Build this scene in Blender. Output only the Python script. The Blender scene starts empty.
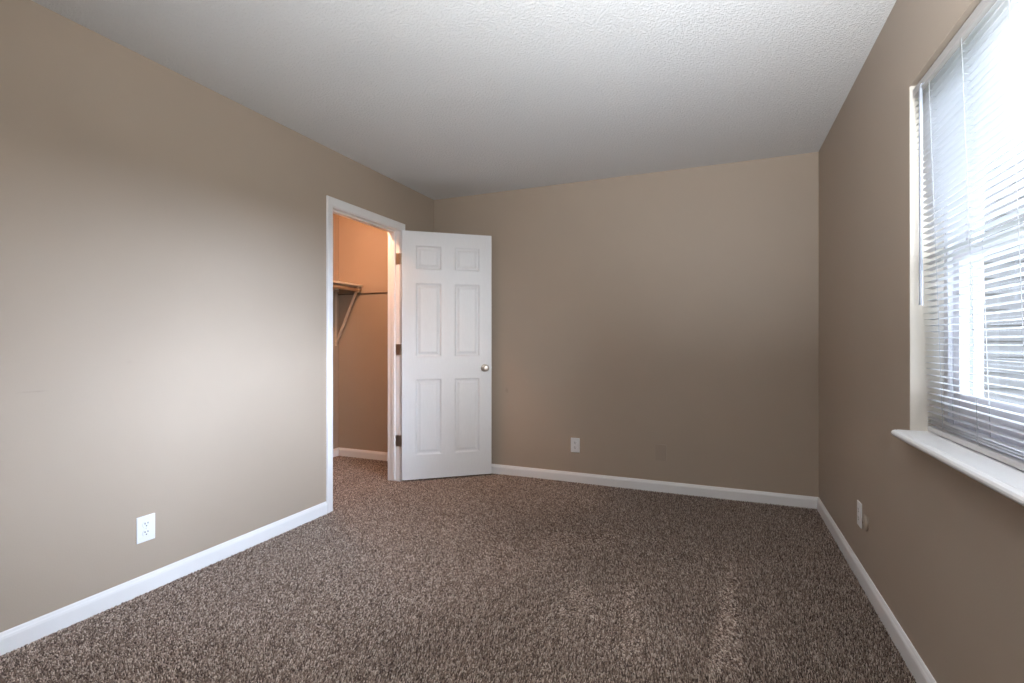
import bpy, bmesh, math, random
import numpy as np
from mathutils import Vector, Matrix

random.seed(7)
S = bpy.context.scene
COL = S.collection
PI = math.pi

# ------------------------------------------------------------------ camera
CAM_H = 1.1372
cam = bpy.data.cameras.new('camera')
cam.sensor_fit = 'HORIZONTAL'
cam.sensor_width = 36.0
cam.lens = 36.0 * 502.137 / 1024.0
cam.clip_start = 0.02
cam_ob = bpy.data.objects.new('camera', cam)
cam_ob.location = (0, 0, CAM_H)
cam_ob.rotation_euler = (PI / 2 + 0.0014, 0, 0.3934)
COL.objects.link(cam_ob)
S.camera = cam_ob

# ------------------------------------------------------------------ view / exposure
S.view_settings.view_transform = 'Standard'
S.view_settings.look = 'None'
S.view_settings.exposure = 0.46
S.view_settings.gamma = 1.0
S.view_settings.use_curve_mapping = False
S.cycles.use_denoising = True
S.cycles.max_bounces = 16
S.cycles.diffuse_bounces = 10
S.cycles.transparent_max_bounces = 24
S.cycles.sample_clamp_indirect = 0.0

# ------------------------------------------------------------------ sky
SKY = 1.4
world = bpy.data.worlds.new('overcast_sky')
S.world = world
world.use_nodes = True
wn = world.node_tree
wn.nodes.clear()
wo = wn.nodes.new('ShaderNodeOutputWorld')
wb = wn.nodes.new('ShaderNodeBackground')
wb.inputs['Color'].default_value = (0.95, 0.97, 1.0, 1)
wb.inputs['Strength'].default_value = SKY
wn.links.new(wb.outputs[0], wo.inputs[0])

# ------------------------------------------------------------------ lights
def light(name, kind, energy, color, loc, direction=None, **kw):
    l = bpy.data.lights.new(name, kind)
    l.energy = energy
    l.color = color
    for k, v in kw.items():
        setattr(l, k, v)
    o = bpy.data.objects.new(name, l)
    o.location = loc
    if direction is not None:
        o.rotation_euler = Vector(direction).to_track_quat('-Z', 'Y').to_euler()
    COL.objects.link(o)
    return o

# hazy low sun behind thin cloud, coming in through the window on the right
light('hazy_sun', 'SUN', 20.5, (0.80, 0.94, 1.16), (6, 1, 4), (-1, 0.18, -0.335), angle=math.radians(38))
light('door_fill_sun', 'SUN', 4.0, (0.95, 0.97, 1.0), (6, -3, 4), (-1, 0.75, -0.26), angle=math.radians(30))  # second low sun, added to brighten the open door
# bulb in the walk-in closet
light('closet_bulb', 'POINT', 26.0, (1.0, 0.52, 0.29), (-2.79, 2.95, 2.35), None, shadow_soft_size=0.03)
# added fill lamp by the camera, out of view, brightening ceiling and walls
light('ceiling_fill', 'AREA', 57.0, (0.94, 0.975, 1.0), (0.20, 0.0, 1.28), (-0.05, 0.60, 1), shape='DISK', size=0.35, spread=math.radians(127))

# ------------------------------------------------------------------ measures (metres)
WL, WR, WB, WF = -2.425, 0.621, 3.974, -0.60       # room faces: left, right, back, front (behind camera)
H = 2.44
TH = 0.115
CX, CY, CN = -3.548, 4.000, 1.75                    # closet: deep wall, end wall, near wall
OY0, OY1, OZ = 2.676, 3.442, 2.052                  # doorway between the jamb faces
WY0, WY1, WZ0, WZ1 = 0.69, 2.19, 0.800, 2.045       # window opening
WX = 0.80                                           # outer face of the right wall

# ------------------------------------------------------------------ materials
def new_mat(name):
    m = bpy.data.materials.new(name)
    m.use_nodes = True
    nt = m.node_tree
    return m, nt, nt.nodes['Principled BSDF']

def srgb(r, g, b):
    f = lambda c: c / 12.92 if c <= 0.04045 else ((c + 0.055) / 1.055) ** 2.4
    return (f(r / 255), f(g / 255), f(b / 255), 1)

def coords(nt, kind='Object', scale=(1, 1, 1)):
    tc = nt.nodes.new('ShaderNodeTexCoord')
    mp = nt.nodes.new('ShaderNodeMapping')
    mp.inputs['Scale'].default_value = scale
    nt.links.new(tc.outputs[kind], mp.inputs['Vector'])
    return mp.outputs['Vector']

def noise(nt, vec, scale, detail=4, rough=0.55):
    n = nt.nodes.new('ShaderNodeTexNoise')
    n.inputs['Scale'].default_value = scale
    n.inputs['Detail'].default_value = detail
    n.inputs['Roughness'].default_value = rough
    nt.links.new(vec, n.inputs['Vector'])
    return n

def ramp(nt, fac, stops):
    r = nt.nodes.new('ShaderNodeValToRGB')
    e = r.color_ramp.elements
    while len(e) < len(stops):
        e.new(0.5)
    for k, (p, c) in enumerate(stops):
        e[k].position = p
        e[k].color = c
    nt.links.new(fac, r.inputs['Fac'])
    return r.outputs['Color']

def bump(nt, bsdf, height, strength, distance):
    b = nt.nodes.new('ShaderNodeBump')
    b.inputs['Strength'].default_value = strength
    b.inputs['Distance'].default_value = distance
    nt.links.new(height, b.inputs['Height'])
    nt.links.new(b.outputs['Normal'], bsdf.inputs['Normal'])

def scaled(c, k):
    return (c[0] * k, c[1] * k, c[2] * k, 1)

def paint(name, color, rough=0.6, vary=0.03, bscale=220, bdist=0.0008, spec=0.5, vec_scale=(1, 1, 1)):
    m, nt, b = new_mat(name)
    v = coords(nt, scale=vec_scale)
    n = noise(nt, v, 2.3, 3)
    nt.links.new(ramp(nt, n.outputs['Fac'], [(0.3, scaled(color, 1 - vary)), (0.7, scaled(color, 1 + vary))]), b.inputs['Base Color'])
    b.inputs['Roughness'].default_value = rough
    b.inputs['Specular IOR Level'].default_value = spec
    n2 = noise(nt, v, bscale, 3)
    bump(nt, b, n2.outputs['Fac'], 0.35, bdist)
    return m

M = {}
WALL_C = (0.43, 0.355, 0.285, 1)
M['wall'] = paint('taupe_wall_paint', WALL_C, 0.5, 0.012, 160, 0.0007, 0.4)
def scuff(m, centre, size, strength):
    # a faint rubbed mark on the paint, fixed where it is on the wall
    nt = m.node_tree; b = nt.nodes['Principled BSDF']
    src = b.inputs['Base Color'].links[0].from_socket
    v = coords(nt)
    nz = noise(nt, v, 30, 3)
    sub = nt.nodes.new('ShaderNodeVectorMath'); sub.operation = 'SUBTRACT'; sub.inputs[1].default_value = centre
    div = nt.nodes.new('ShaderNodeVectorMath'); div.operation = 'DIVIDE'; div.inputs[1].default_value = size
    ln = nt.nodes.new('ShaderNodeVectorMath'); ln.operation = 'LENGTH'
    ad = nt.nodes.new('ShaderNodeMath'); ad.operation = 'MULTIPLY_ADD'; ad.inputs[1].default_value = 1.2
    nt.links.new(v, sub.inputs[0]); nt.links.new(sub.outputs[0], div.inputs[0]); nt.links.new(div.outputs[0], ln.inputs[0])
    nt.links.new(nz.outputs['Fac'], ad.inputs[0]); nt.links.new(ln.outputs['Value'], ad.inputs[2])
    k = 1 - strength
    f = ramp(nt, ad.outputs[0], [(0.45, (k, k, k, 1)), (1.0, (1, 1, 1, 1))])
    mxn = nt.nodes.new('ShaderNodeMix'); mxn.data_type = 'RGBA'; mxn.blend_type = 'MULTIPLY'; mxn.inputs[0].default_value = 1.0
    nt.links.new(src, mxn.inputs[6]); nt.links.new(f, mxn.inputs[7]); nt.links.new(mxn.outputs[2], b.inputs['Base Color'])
scuff(M['wall'], (WL, 1.075, 0.948), (0.1, 0.11, 0.010), 0.14)
scuff(M['wall'], (WL, 1.41, 1.051), (0.1, 0.06, 0.025), 0.05)
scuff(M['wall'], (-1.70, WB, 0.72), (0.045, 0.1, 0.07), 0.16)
M['closet_wall'] = paint('closet_wall_paint', WALL_C, 0.6, 0.012, 160, 0.0007, 0.3)
M['trim'] = paint('white_trim_paint', (0.84, 0.84, 0.85, 1), 0.35, 0.01, 60, 0.0003)
M['door'] = None
M['plastic'] = paint('white_plastic', (0.83, 0.84, 0.86, 1), 0.3, 0.005, 40, 0.0001)
M['slot'] = paint('dark_slot', (0.03, 0.03, 0.035, 1), 0.6, 0.05)
M['vinyl'] = paint('white_window_vinyl', (0.78, 0.78, 0.82, 1), 0.35, 0.01, 40, 0.0001)
M['cover_paint'] = paint('wall_coloured_cover', scaled(WALL_C, 0.92), 0.45, 0.01, 160, 0.0004)
M['closet_white'] = paint('closet_fittings_paint', (0.62, 0.56, 0.47, 1), 0.5, 0.03)
M['pole'] = paint('pale_wood_pole', (0.62, 0.50, 0.34, 1), 0.5, 0.08, vec_scale=(30, 1, 30))
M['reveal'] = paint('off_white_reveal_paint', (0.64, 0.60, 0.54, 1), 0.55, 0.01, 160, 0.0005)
M['strip'] = paint('jamb_shade_grey', (0.14, 0.15, 0.15, 1), 0.7, 0.05)  # dark grey for the shade painted between sash and jamb
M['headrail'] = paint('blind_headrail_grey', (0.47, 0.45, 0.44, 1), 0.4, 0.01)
M['screw'] = paint('painted_screw_head', (0.7, 0.7, 0.72, 1), 0.3, 0.02)

# moulded door skin with an embossed grain
m, nt, b = new_mat('moulded_door_white')
v = coords(nt, scale=(9, 9, 1))
n = noise(nt, v, 14, 5, 0.7)
nt.links.new(ramp(nt, n.outputs['Fac'], [(0.3, (0.76, 0.77, 0.79, 1)), (0.7, (0.80, 0.81, 0.83, 1))]), b.inputs['Base Color'])
b.inputs['Roughness'].default_value = 0.4
bump(nt, b, n.outputs['Fac'], 0.35, 0.0012)
M['door'] = m

# knock-down textured ceiling
m, nt, b = new_mat('textured_ceiling')
v = coords(nt)
n1 = noise(nt, v, 82, 4, 0.6)
n2 = noise(nt, v, 190, 3, 0.6)
mx = nt.nodes.new('ShaderNodeMath'); mx.operation = 'MULTIPLY_ADD'
hr = ramp(nt, n1.outputs['Fac'], [(0.42, (0, 0, 0, 1)), (0.62, (1, 1, 1, 1))])
nt.links.new(n2.outputs['Fac'], mx.inputs[0]); mx.inputs[1].default_value = 0.5
nt.links.new(hr, mx.inputs[2])
bump(nt, b, mx.outputs[0], 0.65, 0.0034)
b.inputs['Base Color'].default_value = (0.755, 0.76, 0.765, 1)
b.inputs['Roughness'].default_value = 0.85
M['ceiling'] = m

# metals
def metal(name, color, rough):
    m, nt, b = new_mat(name)
    v = coords(nt)
    n = noise(nt, v, 300, 2)
    nt.links.new(ramp(nt, n.outputs['Fac'], [(0.3, scaled(color, 0.9)), (0.7, color)]), b.inputs['Base Color'])
    b.inputs['Metallic'].default_value = 1.0
    b.inputs['Roughness'].default_value = rough
    return m
M['nickel'] = metal('satin_nickel', (0.55, 0.52, 0.48, 1), 0.28)
M['dark_metal'] = metal('dull_dark_metal', (0.22, 0.18, 0.15, 1), 0.5)

# blind slats: thin white vinyl that lets a little light through
m, nt, b = new_mat('blind_vinyl')
v = coords(nt, scale=(1, 0.2, 1))
n = noise(nt, v, 8, 2)
nt.links.new(ramp(nt, n.outputs['Fac'], [(0.3, (0.755, 0.755, 0.765, 1)), (0.7, (0.785, 0.785, 0.795, 1))]), b.inputs['Base Color'])
b.inputs['Roughness'].default_value = 0.4
tl = nt.nodes.new('ShaderNodeBsdfTranslucent'); tl.inputs['Color'].default_value = (0.85, 0.87, 0.9, 1)
ms = nt.nodes.new('ShaderNodeMixShader'); ms.inputs[0].default_value = 0.08
nt.links.new(b.outputs[0], ms.inputs[1]); nt.links.new(tl.outputs[0], ms.inputs[2])
nt.links.new(ms.outputs[0], nt.nodes['Material Output'].inputs['Surface'])
M['slat'] = m
M['blind_rail'] = paint('blind_rail_white', (0.62, 0.61, 0.61, 1), 0.35, 0.01)
M['cord'] = paint('blind_cord', (0.45, 0.46, 0.48, 1), 0.8, 0.03)

m, nt, b = new_mat('clear_wand_plastic')
b.inputs['Base Color'].default_value = (0.50, 0.53, 0.60, 1)
b.inputs['Roughness'].default_value = 0.12
b.inputs['Transmission Weight'].default_value = 0.35
n = noise(nt, coords(nt), 20, 2)
nt.links.new(ramp(nt, n.outputs['Fac'], [(0, (0.1, 0.1, 0.1, 1)), (1, (0.16, 0.16, 0.16, 1))]), b.inputs['Roughness'])
M['wand'] = m

# window glass
m, nt, b = new_mat('window_glass')
nt.nodes.remove(b)
tr = nt.nodes.new('ShaderNodeBsdfTransparent'); tr.inputs['Color'].default_value = (0.96, 0.965, 0.97, 1)
gl = nt.nodes.new('ShaderNodeBsdfGlossy'); gl.inputs['Roughness'].default_value = 0.01
fr = nt.nodes.new('ShaderNodeFresnel'); fr.inputs['IOR'].default_value = 1.45
ms = nt.nodes.new('ShaderNodeMixShader')
ge = nt.nodes.new('ShaderNodeNewGeometry')          # reflect at the outer faces only, not on the way out of the pane
sb = nt.nodes.new('ShaderNodeMath'); sb.operation = 'SUBTRACT'; sb.inputs[0].default_value = 1.0
mu = nt.nodes.new('ShaderNodeMath'); mu.operation = 'MULTIPLY'
nt.links.new(ge.outputs['Backfacing'], sb.inputs[1]); nt.links.new(sb.outputs[0], mu.inputs[0]); nt.links.new(fr.outputs[0], mu.inputs[1])
nt.links.new(mu.outputs[0], ms.inputs[0]); nt.links.new(tr.outputs[0], ms.inputs[1]); nt.links.new(gl.outputs[0], ms.inputs[2])
nt.links.new(ms.outputs[0], nt.nodes['Material Output'].inputs['Surface'])
M['glass'] = m

# carpet backing and tufts
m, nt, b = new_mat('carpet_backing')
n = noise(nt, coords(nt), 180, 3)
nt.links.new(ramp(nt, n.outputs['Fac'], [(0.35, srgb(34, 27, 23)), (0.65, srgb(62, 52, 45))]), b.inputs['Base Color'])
b.inputs['Roughness'].default_value = 1.0
b.inputs['Specular IOR Level'].default_value = 0.0
M['backing'] = m

m, nt, b = new_mat('carpet_yarn')
at = nt.nodes.new('ShaderNodeAttribute'); at.attribute_name = 'yarn'
nt.links.new(at.outputs['Color'], b.inputs['Base Color'])
b.inputs['Roughness'].default_value = 0.9
b.inputs['Specular IOR Level'].default_value = 0.1
b.inputs['Sheen Weight'].default_value = 0.15
b.inputs['Sheen Roughness'].default_value = 0.5
M['yarn'] = m

# outside
def siding(name, c):
    m, nt, b = new_mat(name)
    n = noise(nt, coords(nt, scale=(0.4, 0.4, 6)), 6, 4)
    nt.links.new(ramp(nt, n.outputs['Fac'], [(0.3, scaled(c, 0.9)), (0.7, scaled(c, 1.1))]), b.inputs['Base Color'])
    b.inputs['Roughness'].default_value = 0.7
    return m
M['siding'] = siding('grey_lap_siding', (0.12, 0.122, 0.128, 1))
M['roof'] = siding('dark_roof_shingle', (0.12, 0.12, 0.125, 1))
m, nt, b = new_mat('pale_green_curtain')
n = noise(nt, coords(nt, scale=(14, 14, 0.5)), 3, 2)
nt.links.new(ramp(nt, n.outputs['Fac'], [(0.3, (0.66, 0.76, 0.73, 1)), (0.7, (0.80, 0.86, 0.84, 1))]), b.inputs['Base Color'])
b.inputs['Roughness'].default_value = 0.9
M['curtain'] = m
m, nt, b = new_mat('lawn')
n = noise(nt, coords(nt), 3, 6)
nt.links.new(ramp(nt, n.outputs['Fac'], [(0.3, (0.12, 0.15, 0.07, 1)), (0.7, (0.22, 0.25, 0.13, 1))]), b.inputs['Base Color'])
b.inputs['Roughness'].default_value = 1.0
M['lawn'] = m

# ------------------------------------------------------------------ mesh helpers
def box(bm, a, b):
    x0, y0, z0 = a; x1, y1, z1 = b
    vs = [bm.verts.new(p) for p in ((x0, y0, z0), (x1, y0, z0), (x1, y1, z0), (x0, y1, z0),
                                    (x0, y0, z1), (x1, y0, z1), (x1, y1, z1), (x0, y1, z1))]
    for f in ((3, 2, 1, 0), (4, 5, 6, 7), (0, 1, 5, 4), (1, 2, 6, 5), (2, 3, 7, 6), (3, 0, 4, 7)):
        bm.faces.new([vs[i] for i in f])

def extrude_profile(bm, prof, p0, p1, u, w, cut0=0.0, cut1=0.0):
    """sweep the closed profile (a, b) -> a*u + b*w from p0 to p1; cut0/cut1 shear the ends with a (mitres)"""
    p0, p1, u, w = Vector(p0), Vector(p1), Vector(u), Vector(w)
    d = (p1 - p0).normalized()
    r0 = [bm.verts.new(p0 + u * a + w * c + d * (cut0 * a)) for a, c in prof]
    r1 = [bm.verts.new(p1 + u * a + w * c + d * (cut1 * a)) for a, c in prof]
    n = len(prof)
    for i in range(n):
        j = (i + 1) % n
        bm.faces.new((r0[i], r0[j], r1[j], r1[i]))
    bm.faces.new(list(reversed(r0)))
    bm.faces.new(r1)

def tube(bm, pts, r, seg=10, cap=True):
    pts = [Vector(p) for p in pts]
    rings = []
    for i, p in enumerate(pts):
        d = (pts[min(i + 1, len(pts) - 1)] - pts[max(i - 1, 0)]).normalized()
        a = d.orthogonal().normalized() if i == 0 else (a - d * a.dot(d)).normalized()
        c = d.cross(a)
        rr = r[i] if isinstance(r, (list, tuple)) else r
        rings.append([bm.verts.new(p + (a * math.cos(2 * PI * k / seg) + c * math.sin(2 * PI * k / seg)) * rr) for k in range(seg)])
    for q in range(len(rings) - 1):
        for k in range(seg):
            j = (k + 1) % seg
            bm.faces.new((rings[q][k], rings[q][j], rings[q + 1][j], rings[q + 1][k]))
    if cap:
        bm.faces.new(list(reversed(rings[0])))
        bm.faces.new(rings[-1])

def lathe(bm, prof, origin, axis, seg=28):
    """prof: (distance along axis, radius)"""
    o, ax = Vector(origin), Vector(axis).normalized()
    a = ax.orthogonal().normalized(); c = ax.cross(a)
    rings = []
    for t, r in prof:
        rings.append([bm.verts.new(o + ax * t + (a * math.cos(2 * PI * k / seg) + c * math.sin(2 * PI * k / seg)) * max(r, 1e-4)) for k in range(seg)])
    for q in range(len(rings) - 1):
        for k in range(seg):
            j = (k + 1) % seg
            bm.faces.new((rings[q][k], rings[q][j], rings[q + 1][j], rings[q + 1][k]))
    bm.faces.new(list(reversed(rings[0])))
    bm.faces.new(rings[-1])

def obj(name, bm, mat, parent=None, bevel=0.0, seg=2, smooth=False, normals=True):
    if normals:
        bmesh.ops.recalc_face_normals(bm, faces=bm.faces)
    if bevel:
        es = [e for e in bm.edges if len(e.link_faces) == 2 and e.calc_face_angle(0) > 0.6]
        bmesh.ops.bevel(bm, geom=es, offset=bevel, segments=seg, affect='EDGES', profile=0.5, clamp_overlap=True)
    me = bpy.data.meshes.new(name)
    bm.to_mesh(me); bm.free()
    me.materials.append(mat)
    if smooth:
        for p in me.polygons:
            p.use_smooth = True
    o = bpy.data.objects.new(name, me)
    COL.objects.link(o)
    if parent is not None:
        o.parent = parent
    return o

def B():
    return bmesh.new()

def boxes(*bs):
    bm = B()
    for a, b in bs:
        box(bm, a, b)
    return bm

def tag(o, label=None, cat=None, group=None, kind=None):
    if label: o['label'] = label
    if cat: o['category'] = cat
    if group: o['group'] = group
    if kind: o['kind'] = kind
    return o

def thing(name, loc, label, cat, group=None, kind=None, rot=(0, 0, 0)):
    o = bpy.data.objects.new(name, None)
    o.empty_display_size = 0.1
    o.location = loc
    o.rotation_euler = rot
    COL.objects.link(o)
    return tag(o, label, cat, group, kind)

# ------------------------------------------------------------------ the shell
def struct(name, bm, mat, label, cat, **kw):
    return tag(obj(name, bm, mat, **kw), label, cat, kind='structure')

struct('floor', boxes(((CX - 0.1, WF - 0.1, -0.12), (WX, CY + 0.1, -0.010))), M['backing'],
       'floor under the brown carpet', 'floor')
struct('ceiling', boxes(((CX - 0.1, WF - 0.1, H), (WX, CY + 0.1, H + 0.12))), M['ceiling'],
       'white knock-down textured ceiling', 'ceiling')
J = 0.018   # jamb board thickness
struct('wall_left', boxes(((WL - TH, WF, -0.01), (WL, OY0 - J, H)),
                          ((WL - TH, OY1 + J, -0.01), (WL, CY, H)),
                          ((WL - TH, OY0 - J, OZ + J), (WL, OY1 + J, H))), M['wall'],
       'taupe left wall with the closet doorway in it', 'wall')
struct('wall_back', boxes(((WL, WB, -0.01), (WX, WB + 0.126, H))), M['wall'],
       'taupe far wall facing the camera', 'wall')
struct('wall_right', boxes(((WR, WF, -0.01), (WX, WY0, H)), ((WR, WY1, -0.01), (WX, WB, H)),
                           ((WR, WY0, -0.01), (WX, WY1, WZ0)), ((WR, WY0, WZ1), (WX, WY1, H))), M['wall'],
       'taupe right wall with the window in it', 'wall')
struct('wall_front', boxes(((WL - TH, WF - 0.1, -0.01), (WX, WF, H))), M['wall'],
       'taupe wall behind the camera', 'wall')
struct('wall_closet_deep', boxes(((CX - 0.1, CN, -0.01), (CX, CY, H))), M['closet_wall'],
       'inner wall of the closet seen left of its corner', 'wall')
struct('wall_closet_end', boxes(((CX - 0.1, CY, -0.01), (WL, CY + 0.1, H))), M['closet_wall'],
       'lamp-lit end wall of the closet', 'wall')
struct('wall_closet_near', boxes(((CX - 0.1, CN - 0.1, -0.01), (WL - TH, CN, H))), M['closet_wall'],
       'near wall of the closet', 'wall')

# baseboards -------------------------------------------------------------
HB, TB = 0.0785, 0.013
PB = [(0, -0.008), (TB, -0.008), (TB, 0.055), (0.011, 0.0635), (0.0085, 0.068), (0.0065, 0.0745), (0.004, HB), (0, HB)]
def baseboard(name, p0, p1, into, label, cut0=0.0, cut1=0.0):
    bm = B()
    extrude_profile(bm, PB, p0, p1, into, (0, 0, 1), cut0, cut1)
    return struct(name, bm, M['trim'], label, 'baseboard')
baseboard('baseboard_left', (WL, WF, 0), (WL, 2.613, 0), (1, 0, 0), 'white baseboard along the left wall', 1, 0)
baseboard('baseboard_left_end', (WL, 3.508, 0), (WL, WB, 0), (1, 0, 0), 'short white baseboard behind the open door', 0, -1)
baseboard('baseboard_back', (WL, WB, 0), (WR, WB, 0), (0, -1, 0), 'white baseboard along the far wall', 1, -1)
baseboard('baseboard_right', (WR, WF, 0), (WR, WB, 0), (-1, 0, 0), 'white baseboard along the right wall', 1, -1)
baseboard('baseboard_front', (WL, WF, 0), (WR, WF, 0), (0, 1, 0), 'white baseboard behind the camera', 1, -1)
baseboard('baseboard_closet_deep', (CX, CN, 0), (CX, CY, 0), (1, 0, 0), 'white baseboard along the inner closet wall', 1, -1)
baseboard('baseboard_closet_end', (CX, CY, 0), (WL - TH, CY, 0), (0, -1, 0), 'white baseboard along the closet end wall', 1, 0)

# door frame: jamb, stop, casing ------------------------------------------
frame = thing('trim_1', (WL, (OY0 + OY1) / 2, 0), 'white door frame around the closet doorway', 'door frame', kind='structure')
FI = Matrix.Translation(-frame.location)
def local(bm, mat4):
    bm.transform(mat4); return bm
bm = B()
jx0, jx1 = WL - TH - 0.002, WL + 0.002
box(bm, (jx0, OY0 - J, -0.006), (jx1, OY0, OZ + J))
box(bm, (jx0, OY1, -0.006), (jx1, OY1 + J, OZ + J))
box(bm, (jx0, OY0, OZ), (jx1, OY1, OZ + J))
obj('jamb', local(bm, FI), M['trim'], frame, bevel=0.0012)
bm = B()
sx0, sx1, st = WL - 0.038 - 0.034, WL - 0.038, 0.011
PS = [(sx0, 0), (sx1, 0), (sx1, st * 0.55), (sx1 - 0.006, st), (sx0 + 0.006, st), (sx0, st * 0.55)]
for y, s in ((OY0, 1), (OY1, -1)):
    ring = [bm.verts.new((x, y + s * t, 0.012 if s < 0 else -0.006)) for x, t in PS]
    top = [bm.verts.new((x, y + s * t, OZ)) for x, t in PS]
    for i in range(6):
        j = (i + 1) % 6
        bm.faces.new((ring[i], ring[j], top[j], top[i]))
    bm.faces.new(ring); bm.faces.new(top)
box(bm, (sx0, OY0 + st, OZ - st), (sx1, OY1 - st, OZ))
obj('door_stop', local(bm, FI), M['trim'], frame)
CW, CT = 0.056, 0.014
PC = [(0, 0), (0, 0.006), (0.004, 0.0085), (0.014, 0.0095), (0.036, 0.0125), (0.046, CT), (0.053, CT), (CW, 0.011), (CW, 0)]
ci0, ci1, ciz = OY0 - 0.006, OY1 + 0.008, OZ + 0.006
for nm, p0, p1, u, c0, c1 in (('casing_side', (WL, ci0, -0.006), (WL, ci0, ciz), (0, -1, 0), 0, 1),
                              ('casing_side', (WL, ci1, -0.006), (WL, ci1, ciz), (0, 1, 0), 0, 1),
                              ('casing_head', (WL, ci0, ciz), (WL, ci1, ciz), (0, 0, 1), -1, 1)):
    bm = B()
    extrude_profile(bm, PC, p0, p1, u, (1, 0, 0), c0, c1)
    obj(nm, local(bm, FI), M['trim'], frame)

# the six-panel door -------------------------------------------------------
DW, DH, DT, DZ = 0.751, 2.033, 0.035, 0.014
ang = math.atan2(0.473, 0.579)
dirv = Vector((math.cos(ang), math.sin(ang), 0)); nrm = Vector((math.sin(ang), -math.cos(ang), 0))
# local door space: x along the leaf from its hinge edge, y = 0 is the visible face, +y towards the back wall
door = thing('door_1', (-2.390, 3.425, DZ), 'white six-panel door standing open against the far wall', 'door', kind='structure', rot=(0, 0, ang))
CXS = [0, 0.110, 0.323, 0.432, 0.648, DW]
CZS = [0, 0.197, 0.821, 1.003, 1.611, 1.720, 1.918, DH]
bm = B()
def grid_face(y, s):
    vv = {}
    def V(x, yy, z):
        k = (round(x, 5), round(yy, 5), round(z, 5))
        if k not in vv: vv[k] = bm.verts.new((x, yy, z))
        return vv[k]
    for i in range(5):
        for j in range(7):
            x0, x1, z0, z1 = CXS[i], CXS[i + 1], CZS[j], CZS[j + 1]
            if i in (1, 3) and j in (1, 3, 5):
                rings = [(0, 0), (0.004, 0.0015), (0.013, 0.0085), (0.024, 0.0085), (0.040, 0.0015), (0.043, 0.001)]
                prev = None
                for d, dep in rings:
                    yy = y + s * dep
                    cur = [V(x0 + d, yy, z0 + d), V(x1 - d, yy, z0 + d), V(x1 - d, yy, z1 - d), V(x0 + d, yy, z1 - d)]
                    if prev:
                        for k in range(4):
                            bm.faces.new((prev[k], prev[(k + 1) % 4], cur[(k + 1) % 4], cur[k]))
                    prev = cur
                bm.faces.new(prev)
            else:
                bm.faces.new((V(x0, y, z0), V(x1, y, z0), V(x1, y, z1), V(x0, y, z1)))
grid_face(0.0, 1)
grid_face(DT, -1)
for a, b in (((0, 0), (DW, 0)), ((DW, 0), (DW, DH)), ((DW, DH), (0, DH)), ((0, DH), (0, 0))):
    bm.faces.new([bm.verts.new(p) for p in ((a[0], 0, a[1]), (b[0], 0, b[1]), (b[0], DT, b[1]), (a[0], DT, a[1]))])
bmesh.ops.remove_doubles(bm, verts=bm.verts, dist=0.00001)
bmesh.ops.dissolve_degenerate(bm, dist=1e-6, edges=bm.edges)
obj('door_leaf', bm, M['door'], door)
KZ, KX = 0.905, 0.691
KP = [(0, 0.032), (0.003, 0.033), (0.006, 0.030), (0.008, 0.020), (0.010, 0.0125), (0.026, 0.0115), (0.030, 0.014),
      (0.034, 0.021), (0.040, 0.0265), (0.047, 0.0285), (0.053, 0.0275), (0.058, 0.023), (0.0605, 0.015), (0.0615, 0.006), (0.0615, 0.001)]
for y, s in ((0.0, -1), (DT, 1)):
    bm = B(); lathe(bm, KP, (KX, y, KZ), (0, s, 0))
    obj('door_knob', bm, M['nickel'], door, smooth=True)
bm = B(); box(bm, (DW - 0.0015, 0.006, KZ - 0.028), (DW + 0.0012, DT - 0.006, KZ + 0.028)); tube(bm, [(DW, DT / 2, KZ), (DW + 0.008, DT / 2, KZ)], 0.009, 12)
obj('latch_plate', bm, M['nickel'], door)
# hinges: one plate in the jamb, one on the leaf's edge, knuckles between
Rm = Matrix.Translation(door.location) @ Matrix.Rotation(ang, 4, 'Z')
Ri = Rm.inverted()
pin = Vector((WL + 0.011, OY1 + 0.004, 0))
for zc in (1.820, 1.076, 0.330):
    bm = B()
    box(bm, (WL - 0.036, OY1 - 0.0022, zc - 0.046), (WL + 0.004, OY1 + 0.0005, zc + 0.046))       # jamb plate
    for k in range(5):
        z0 = zc - 0.046 + k * 0.0184
        tube(bm, [pin + Vector((0, 0, z0 + 0.0006)), pin + Vector((0, 0, z0 + 0.0178))], 0.0062, 12)
    for dx, dz in ((-0.012, 0.03), (-0.026, 0.012), (-0.012, -0.012), (-0.026, -0.03)):
        tube(bm, [(WL + dx, OY1 - 0.0022, zc + dz), (WL + dx, OY1 - 0.0032, zc + dz)], 0.0042, 10)
    bm.transform(Ri)
    box(bm, (-0.0018, 0.004, zc - DZ - 0.046), (0.0006, DT + 0.004, zc - DZ + 0.046))             # plate on the door edge
    obj('hinge', bm, M['nickel'], door)

# ------------------------------------------------------------------ window
win = thing('window_1', (WX - 0.04, (WY0 + WY1) / 2, WZ0), 'white double-hung window behind the blind in the right wall', 'window', kind='structure')
WI = Matrix.Translation(-win.location)
SILL = 0.825
def rect_frame(x0, x1, y0, y1, z0, z1, wl, wr, wb, wt):
    return boxes(((x0, y0, z0), (x1, y0 + wr, z1)), ((x0, y1 - wl, z0), (x1, y1, z1)),
                 ((x0, y0 + wr, z0), (x1, y1 - wl, z0 + wb)), ((x0, y0 + wr, z1 - wt), (x1, y1 - wl, z1)))
obj('window_frame', local(rect_frame(0.718, WX + 0.014, WY0, WY1, SILL - 0.005, WZ1, 0.034, 0.034, 0.040, 0.034), WI), M['vinyl'], win, bevel=0.002)
y0, y1 = WY0 + 0.034, WY1 - 0.034
zf0, zf1 = SILL + 0.035, WZ1 - 0.034
ls = obj('lower_sash', local(rect_frame(0.732, 0.758, y0, y1, zf0, 1.450, 0.048, 0.048, 0.105, 0.045), WI), M['vinyl'], win, bevel=0.003)
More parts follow.
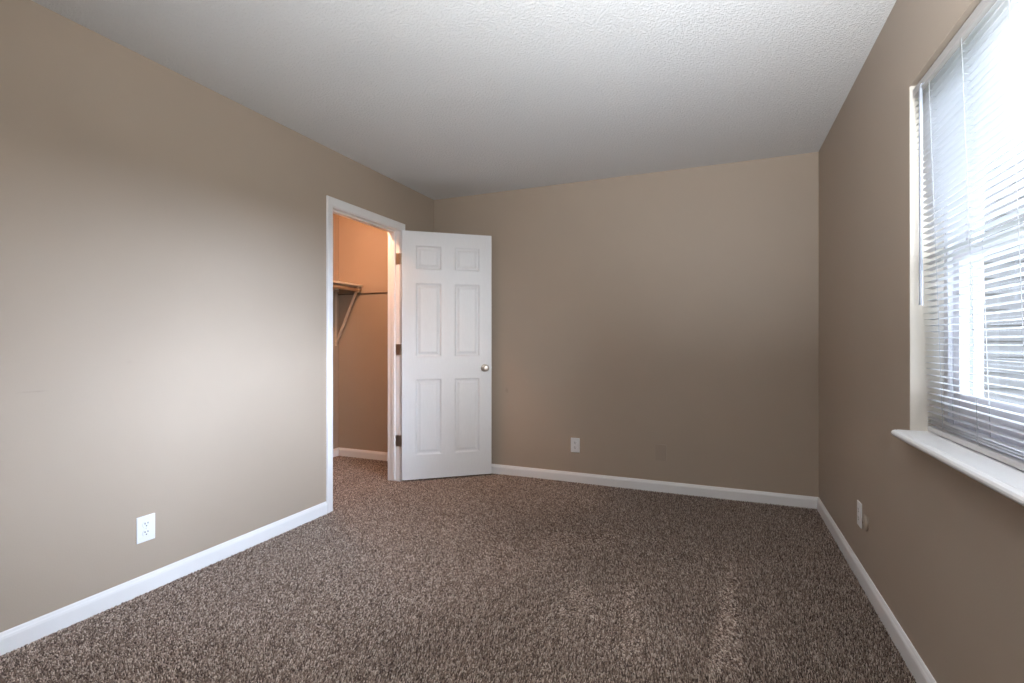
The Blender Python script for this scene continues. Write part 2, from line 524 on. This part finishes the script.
us = obj('upper_sash', local(rect_frame(0.766, 0.792, y0, y1, 1.415, zf1, 0.046, 0.046, 0.042, 0.045), WI), M['vinyl'], win, bevel=0.003)
obj('pane', local(boxes(((0.744, y0 + 0.04, zf0 + 0.1), (0.747, y1 - 0.04, 1.41))), WI), M['glass'], ls)
obj('pane', local(boxes(((0.778, y0 + 0.04, 1.45), (0.781, y1 - 0.04, zf1 - 0.04))), WI), M['glass'], us)
bm = boxes(((0.735, 1.40, 1.450), (0.757, 1.46, 1.456))); tube(bm, [(0.746, 1.42, 1.456), (0.746, 1.42, 1.464)], 0.011, 14); box(bm, (0.738, 1.418, 1.458), (0.752, 1.455, 1.464))
obj('sash_lock', local(bm, WI), M['vinyl'], ls)
obj('jamb_shade_strip', local(boxes(((0.772, y1 - 0.0025, zf0), (0.786, y1 + 0.001, 1.41))), WI), M['strip'], win)  # added dark strip standing in for the shade beside the sash
# white reveal lining and stool
lin = struct('trim_2', boxes(((WR + 0.001, WY1 - 0.003, SILL), (0.718, WY1 + 0.0, WZ1)), ((WR + 0.001, WY0, SILL), (0.718, WY0 + 0.003, WZ1)),
                             ((WR + 0.030, WY0 + 0.003, WZ1 - 0.003), (0.718, WY1 - 0.003, WZ1))), M['reveal'],
             'white painted reveal around the window', 'window reveal')
bm = B()
SP = [(0.718, SILL), (0.585, SILL), (0.5835, SILL - 0.0012), (0.5825, SILL - 0.0012), (0.578, SILL - 0.001), (0.570, SILL - 0.004), (0.566, SILL - 0.010), (0.566, SILL - 0.016), (0.570, SILL - 0.022), (0.578, SILL - 0.025), (WR, SILL - 0.025), (0.718, SILL - 0.025)]
r0 = [bm.verts.new((x, WY0 - 0.0, z)) for x, z in SP]; r1 = [bm.verts.new((x, WY1, z)) for x, z in SP]
for i in range(len(SP)):
    j = (i + 1) % len(SP)
    bm.faces.new((r0[i], r0[j], r1[j], r1[i]))
bm.faces.new(r0); bm.faces.new(r1)
struct('trim_3', bm, M['trim'], 'white window sill with a rounded nose', 'window sill')

# ------------------------------------------------------------------ venetian blind
blind = thing('venetian_blind', (0.645, (WY0 + WY1) / 2, WZ1), 'white mini blind hanging open in the window on the right wall', 'window blind')
BI = Matrix.Translation(-blind.location)
by0, by1 = WY0 + 0.012, WY1 - 0.014
bm = B()
HP = [(0.628, 2.000), (0.631, 1.998), (0.657, 1.998), (0.660, 2.000), (0.660, 2.026), (0.657, 2.028), (0.655, 2.026), (0.655, 2.004), (0.633, 2.004), (0.633, 2.026), (0.631, 2.028), (0.628, 2.026)]
extrude_profile(bm, HP, (0, by0, 0), (0, by1, 0), (1, 0, 0), (0, 0, 1))
box(bm, (0.6275, by0 - 0.002, 1.997), (0.6605, by0 + 0.002, 2.029)); box(bm, (0.6275, by1 - 0.002, 1.997), (0.6605, by1 + 0.002, 2.029))
obj('headrail', local(bm, BI), M['headrail'], blind)
def slat_x(z):
    return 0.6445 + (2.0 - z) * 0.031
def slat_mesh():
    bm = B()
    rows = []
    for side in (0, 1):
        for k in range(7):
            t = -1 + 2 * k / 6
            zz = 0.0022 * (1 - t * t) - 0.0007 * side
            rows.append((0.0127 * t, zz))
    prof = rows[:7] + list(reversed(rows[7:]))
    extrude_profile(bm, prof, (0, by0 + 0.004, 0), (0, by1 - 0.004, 0), (1, 0, 0), (0, 0, 1))
    return bm
TILT = math.radians(4)
s0 = None
zs = []
z = 1.982
while z > 0.872:
    zs.append(z); z -= 0.0213
zs += [0.8725, 0.8650, 0.8575]
for z in zs:
    if s0 is None:
        bm = slat_mesh()
        s0 = obj('slat', bm, M['slat'], blind, smooth=True)
        o = s0
    else:
        o = s0.copy(); COL.objects.link(o)
    o.location = Vector((slat_x(z), 0, z)) - blind.location
    o.location.y = -blind.location.y
    o.rotation_euler = (0, TILT, 0)
bm = B()
bx = slat_x(0.84)
BP = [(bx - 0.0125, 0.831), (bx - 0.011, 0.829), (bx + 0.011, 0.829), (bx + 0.0125, 0.831), (bx + 0.0125, 0.843), (bx + 0.011, 0.8455), (bx, 0.847), (bx - 0.011, 0.8455), (bx - 0.0125, 0.843)]
extrude_profile(bm, BP, (0, by0 + 0.002, 0), (0, by1 - 0.002, 0), (1, 0, 0), (0, 0, 1))
obj('bottom_rail', local(bm, BI), M['blind_rail'], blind)
for y in (2.04, 1.80, 1.55, 1.05, 0.84):
    bm = B()
    for dx in (-0.0138, 0.0138):
        tube(bm, [(slat_x(1.999) + dx, y, 1.999), (slat_x(0.845) + dx, y, 0.845)], 0.0008, 5)
    for z in zs[:-3]:
        tube(bm, [(slat_x(z) - 0.0138, y, z - 0.0012), (slat_x(z) + 0.0138, y, z - 0.0012)], 0.0005, 4)
    obj('ladder_cord', local(bm, BI), M['cord'], blind)
bm = B()
tube(bm, [(0.6285, 2.082, 2.006), (0.622, 2.082, 2.002), (0.621, 2.082, 1.994)], 0.003, 8)
bm2 = B(); tube(bm2, [(0.621, 2.082, 1.994), (0.6215, 2.082, 1.985), (0.6215, 2.082, 1.275), (0.6215, 2.082, 1.262)], [0.003, 0.0052, 0.0052, 0.006], 6)
obj('wand_hook', local(bm, BI), M['wand'], blind, smooth=True)
obj('tilt_wand', local(bm2, BI), M['wand'], blind)

# ------------------------------------------------------------------ outlets and covers
def outlet(loc, rotz, label, w=0.074, h=0.118):
    """local: x across the wall, -y out of the wall"""
    t = thing('wall_outlet', loc, label, 'outlet', group='wall outlets', rot=(0, 0, rotz))
    bm = B(); box(bm, (-w / 2, -0.006, -h / 2), (w / 2, 0, h / 2))
    obj('cover_plate', bm, M['plastic'], t, bevel=0.003, seg=3)
    for s in (1, -1):
        cz = s * 0.0195
        bm = B()
        pts = []
        for k in range(28):
            a = 2 * PI * k / 28
            pts.append((0.0168 * math.cos(a), max(-0.0138, min(0.0138, 0.0168 * math.sin(a)))))
        ra = [bm.verts.new((x, -0.0055, cz + q)) for x, q in pts]; rb = [bm.verts.new((x * 0.97, -0.0076, cz + q * 0.97)) for x, q in pts]
        for i in range(28):
            j = (i + 1) % 28
            bm.faces.new((ra[i], ra[j], rb[j], rb[i]))
        bm.faces.new(rb)
        r = obj('receptacle', bm, M['plastic'], t)
        bm = B()
        box(bm, (-0.0080, -0.0079, cz + 0.0005), (-0.0048, -0.0070, cz + 0.0090))
        box(bm, (0.0048, -0.0079, cz + 0.0015), (0.0080, -0.0070, cz + 0.0085))
        tube(bm, [(0, -0.0070, cz - 0.0068), (0, -0.0079, cz - 0.0068)], 0.0030, 10)
        tag(obj('slot', bm, M['slot'], r), 'dark plug slots')
    bm = B(); lathe(bm, [(0, 0.0032), (0.0006, 0.0030), (0.001, 0.0018)], (0, -0.006, 0), (0, -1, 0), 12)
    obj('screw', bm, M['screw'], t)
    return t
outlet((WL, 1.477, 0.288), PI / 2, 'white duplex outlet low on the left wall near the camera', 0.080, 0.118)
outlet((-1.091, WB, 0.300), 0, 'white duplex outlet on the far wall, right of the open door')
outlet((WR, 2.875, 0.310), -PI / 2, 'white duplex outlet low on the right wall beside the round taupe cap')

t = thing('blank_cover_plate', (-0.418, WB, 0.297), 'taupe painted blank cover plate on the far wall above the baseboard', 'cover plate')
bm = B(); box(bm, (-0.041, -0.010, -0.060), (0.041, 0, 0.060))
obj('plate', bm, M['cover_paint'], t, bevel=0.0015, seg=2)
for s in (1, -1):
    bm = B(); lathe(bm, [(0, 0.0034), (0.0006, 0.003), (0.001, 0.0018)], (0, -0.010, s * 0.042), (0, -1, 0), 12)
    obj('screw', bm, M['cover_paint'], t)
t = thing('round_cover_cap', (WR, 2.768, 0.304), 'taupe round cover cap on the right wall beside the white outlet', 'cover cap')
bm = B(); lathe(bm, [(0, 0.038), (0.004, 0.038), (0.008, 0.035), (0.011, 0.028), (0.0125, 0.016), (0.013, 0.002)], (0, 0, 0), (-1, 0, 0), 32)
obj('cap', bm, M['cover_paint'], t, smooth=True)
bm = B(); lathe(bm, [(0, 0.004), (0.001, 0.0035), (0.0014, 0.002)], (-0.0129, 0, 0), (-1, 0, 0), 12)
obj('screw', bm, M['dark_metal'], t)

# ------------------------------------------------------------------ closet fittings
sh = thing('closet_shelf', (CX, CY, 1.68), 'pale closet shelf with its wall bracket, seen through the doorway', 'shelf')
CI = Matrix.Translation(-sh.location)
SD = 0.297
obj('board', local(boxes(((CX, CN + 0.002, 1.682), (CX + SD, CY - 0.001, 1.700))), CI), M['closet_white'], sh, bevel=0.0015)
obj('cleat', local(boxes(((CX, CN + 0.002, 1.640), (CX + 0.018, CY - 0.02, 1.6815))), CI), M['closet_white'], sh)
for yb in (CY - 0.045, 2.75):
    bm = B()
    w = 0.016
    box(bm, (CX + 0.0185, yb - w, 1.676), (CX + SD - 0.01, yb + w, 1.6815))
    box(bm, (CX + 0.0005, yb - w, 1.10), (CX + 0.006, yb + w, 1.639))
    # diagonal brace
    a, c = Vector((CX + 0.003, yb, 1.115)), Vector((CX + SD - 0.022, yb, 1.674))
    d = (c - a).normalized(); q = Vector((-d.z, 0, d.x)) * 0.004
    vs = []
    for p in (a, c):
        for sy in (-w, w):
            for sq in (-1, 1):
                vs.append(bm.verts.new(p + Vector((0, sy, 0)) + q * sq))
    for f in ((0, 1, 3, 2), (4, 5, 7, 6), (0, 1, 5, 4), (2, 3, 7, 6), (0, 2, 6, 4), (1, 3, 7, 5)):
        bm.faces.new([vs[i] for i in f])
    # hook that carries the pole
    hx, hz = CX + SD - 0.028, 1.648
    tube(bm, [(CX + SD - 0.012, yb, 1.678), (hx + 0.022, yb, hz + 0.004)] + [(hx + 0.021 * math.cos(a_), yb, hz + 0.021 * math.sin(a_)) for a_ in (0, -0.6, -1.2, -1.8, -2.4)], 0.0035, 8)
    obj('bracket', local(bm, CI), M['closet_white'], sh)
pole = B(); tube(pole, [(CX + SD - 0.028, CN + 0.003, 1.6485), (CX + SD - 0.028, CY - 0.003, 1.6485)], 0.0165, 18)
tag(obj('closet_pole', pole, M['pole'], smooth=True), 'pale wooden hanging pole under the closet shelf', 'closet rod')
rail = B()
extrude_profile(rail, [(0, 1.609), (0.010, 1.609), (0.012, 1.611), (0.012, 1.617), (0.010, 1.619), (0, 1.619)], (CX, CY, 0), (WL - TH, CY, 0), (0, -1, 0), (0, 0, 1))
tag(obj('wall_rail', rail, M['dark_metal']), 'thin dark rail running level across the closet end wall', 'rail')

# ------------------------------------------------------------------ carpet pile
def value_noise(x, y, scale, seed):
    r = np.random.default_rng(seed)
    g = r.random((64, 64))
    u, v = x * scale + 31.7, y * scale + 17.3
    i, j = np.floor(u).astype(int), np.floor(v).astype(int)
    fu, fv = u - i, v - j
    fu, fv = fu * fu * (3 - 2 * fu), fv * fv * (3 - 2 * fv)
    G = lambda a, b: g[a % 64, b % 64]
    return (G(i, j) * (1 - fu) + G(i + 1, j) * fu) * (1 - fv) + (G(i, j + 1) * (1 - fu) + G(i + 1, j + 1) * fu) * fv

def carpet():
    rng = np.random.default_rng(3)
    sp = 0.0052
    def patch(x0, x1, y0, y1):
        gx, gy = np.meshgrid(np.arange(x0 + sp / 2, x1, sp), np.arange(y0 + sp / 2, y1, sp))
        return gx.ravel(), gy.ravel()
    ps = [patch(WL + 0.015, WR - 0.015, 0.9, WB - 0.015), patch(WL - TH, WL + 0.015, OY0 + 0.002, OY1 - 0.012), patch(CX + 0.015, WL - TH, 2.5, CY - 0.015)]
    x = np.concatenate([p[0] for p in ps]); y = np.concatenate([p[1] for p in ps])
    n = len(x)
    x = x + (rng.random(n) - 0.5) * sp * 0.95
    y = y + (rng.random(n) - 0.5) * sp * 0.95
    # brushed lie of the pile: broad drifts and vacuum strokes
    a = 2 * PI * (value_noise(x, y, 0.9, 5) * 0.9)
    lean = 0.0035 * (0.4 + value_noise(x, y, 2.1, 6))
    lx, ly = np.cos(a) * lean, np.sin(a) * lean
    stand = np.zeros(n)
    for (ax, ay, bx, by, w0, w1, k) in STROKES:
        dx, dy = bx - ax, by - ay
        L2 = dx * dx + dy * dy
        t = ((x - ax) * dx + (y - ay) * dy) / L2
        d = np.abs((x - ax) * dy - (y - ay) * dx) / math.sqrt(L2)
        w = w0 + (w1 - w0) * np.clip(t, 0, 1)
        d = d + (value_noise(x, y, 14, 11) - 0.5) * 0.03
        m = np.clip((w - d) / 0.02, 0, 1) * np.clip((t + 0.05) / 0.1, 0, 1) * np.clip((1.05 - t) / 0.1, 0, 1)
        stand = np.maximum(stand, m) if k > 0 else stand - m
    # how far the pile lies over: 0 stands up and shows its dark gaps, 1 lies over and shows the yarn's side
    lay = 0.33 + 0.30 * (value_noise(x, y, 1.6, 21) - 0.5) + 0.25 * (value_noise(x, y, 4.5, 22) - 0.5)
    lay += 0.42 * np.clip((-0.5 - x) / 1.2, -0.4, 0.8)  # pile laid flatter leftwards, window light put into its shape
    lay -= 0.60 * np.clip((y - 2.9) / 0.8, 0, 1) * np.clip((x + 0.9) / 0.8, 0, 1) + 0.35 * np.clip((x - 0.15) / 0.3, 0, 1)  # pile thinned and upright at right and far right, shade put into its shape
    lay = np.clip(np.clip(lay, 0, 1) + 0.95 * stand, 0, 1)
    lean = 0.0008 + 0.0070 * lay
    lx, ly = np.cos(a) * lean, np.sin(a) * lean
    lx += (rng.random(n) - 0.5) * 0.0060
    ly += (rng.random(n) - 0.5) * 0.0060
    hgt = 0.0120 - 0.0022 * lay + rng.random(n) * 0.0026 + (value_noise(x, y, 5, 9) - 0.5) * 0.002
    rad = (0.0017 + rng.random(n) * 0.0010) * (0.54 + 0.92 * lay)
    base = -0.0105
    K = 4
    ph = rng.random(n) * 2 * PI
    V = np.zeros((n, 2 * K + 1, 3), np.float32)
    for k in range(K):
        an = ph + 2 * PI * k / K
        V[:, k, 0] = x + np.cos(an) * rad * 0.7; V[:, k, 1] = y + np.sin(an) * rad * 0.7; V[:, k, 2] = base
        an = an + 0.7
        V[:, K + k, 0] = x + lx * 0.8 + np.cos(an) * rad; V[:, K + k, 1] = y + ly * 0.8 + np.sin(an) * rad; V[:, K + k, 2] = base + hgt * 0.84
    V[:, 2 * K, 0] = x + lx; V[:, 2 * K, 1] = y + ly; V[:, 2 * K, 2] = base + hgt
    quads = np.array([[k, (k + 1) % K, K + (k + 1) % K, K + k] for k in range(K)])
    tris = np.array([[K + k, K + (k + 1) % K, 2 * K] for k in range(K)])
    off = (np.arange(n) * (2 * K + 1))[:, None]
    loops = np.concatenate([(quads.ravel()[None] + off), (tris.ravel()[None] + off)], 1).ravel().astype(np.int32)
    tot = np.tile(np.array([4] * K + [3] * K, np.int32), n)
    start = np.concatenate([[0], np.cumsum(tot)[:-1]]).astype(np.int32)
    me = bpy.data.meshes.new('carpet_pile')
    me.vertices.add(V.shape[0] * V.shape[1]); me.vertices.foreach_set('co', V.ravel())
    me.loops.add(len(loops)); me.loops.foreach_set('vertex_index', loops)
    me.polygons.add(len(tot)); me.polygons.foreach_set('loop_start', start)
    me.polygons.foreach_set('use_smooth', np.ones(len(tot), bool))
    me.update(calc_edges=True)
    # heather yarn: every tuft gets one of a few shades
    pal = np.array([srgb(*c)[:3] for c in YARN])
    pick = rng.choice(len(pal), n, p=YARN_P)
    col = 1.03 * pal[pick] * (0.85 + 0.3 * rng.random(n))[:, None]
    C = np.ones((n, 2 * K + 1, 4), np.float32); C[:, :, :3] = col[:, None, :]
    at = me.color_attributes.new('yarn', 'FLOAT_COLOR', 'POINT')
    at.data.foreach_set('color', C.ravel())
    me.materials.append(M['yarn'])
    o = bpy.data.objects.new('carpet_pile', me)
    COL.objects.link(o)
    tag(o, 'brown heathered cut-pile carpet covering the whole floor', 'carpet', kind='stuff')

YARN = [(84, 68, 60), (128, 110, 99), (168, 150, 138), (205, 190, 178)]
YARN_P = [0.22, 0.36, 0.28, 0.14]
STROKES = [(-0.62, 2.35, -0.55, 2.02, 0.02, 0.10, 1), (-0.40, 2.50, -0.30, 1.85, 0.01, 0.05, 1), (-0.30, 3.30, -0.42, 3.75, 0.03, 0.012, 1),
           (0.05, 2.85, 0.02, 1.9, 0.02, 0.06, 1), (-1.35, 3.1, -1.15, 3.55, 0.03, 0.02, 1), (-0.95, 2.75, -0.35, 3.0, 0.14, 0.05, 1),
           (-1.6, 2.6, -1.2, 3.0, 0.05, 0.03, 1)]
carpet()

# ------------------------------------------------------------------ outside
struct('ground', boxes(((WX, -30, -0.75), (60, 60, -0.65))), M['lawn'], 'lawn outside the window', 'ground')
hs = thing('neighbouring_house', (1.0, 6.2, -0.65), 'grey sided house seen through the blind slats', 'house')
HI = Matrix.Translation(-hs.location)
bm = B()
HX0, HX1, HY, HT = 0.9, 9.0, 6.2, 3.6
zz = -0.65
while zz < HT:
    extrude_profile(bm, [(0.0, zz), (0.022, zz), (0.006, zz + 0.15), (0.0, zz + 0.15)], (HX0, HY, 0), (HX1, HY, 0), (0, -1, 0), (0, 0, 1))
    zz += 0.15
box(bm, (HX0, HY, -0.65), (HX1, HY + 6, HT + 0.1))
obj('siding', local(bm, HI), M['siding'], hs)
bm = B()
v = [bm.verts.new(p) for p in ((HX0 - 0.3, HY - 0.35, HT + 0.1), (HX1 + 0.3, HY - 0.35, HT + 0.1), (HX1 + 0.3, HY + 6.3, HT + 0.1), (HX0 - 0.3, HY + 6.3, HT + 0.1), (HX0 - 0.3, HY + 3, HT + 1.6), (HX1 + 0.3, HY + 3, HT + 1.6))]
for f in ((0, 1, 5, 4), (2, 3, 4, 5), (0, 4, 3), (1, 2, 5), (3, 2, 1, 0)):
    bm.faces.new([v[i] for i in f])
obj('roof', local(bm, HI), M['roof'], hs)

S.render.film_transparent = False
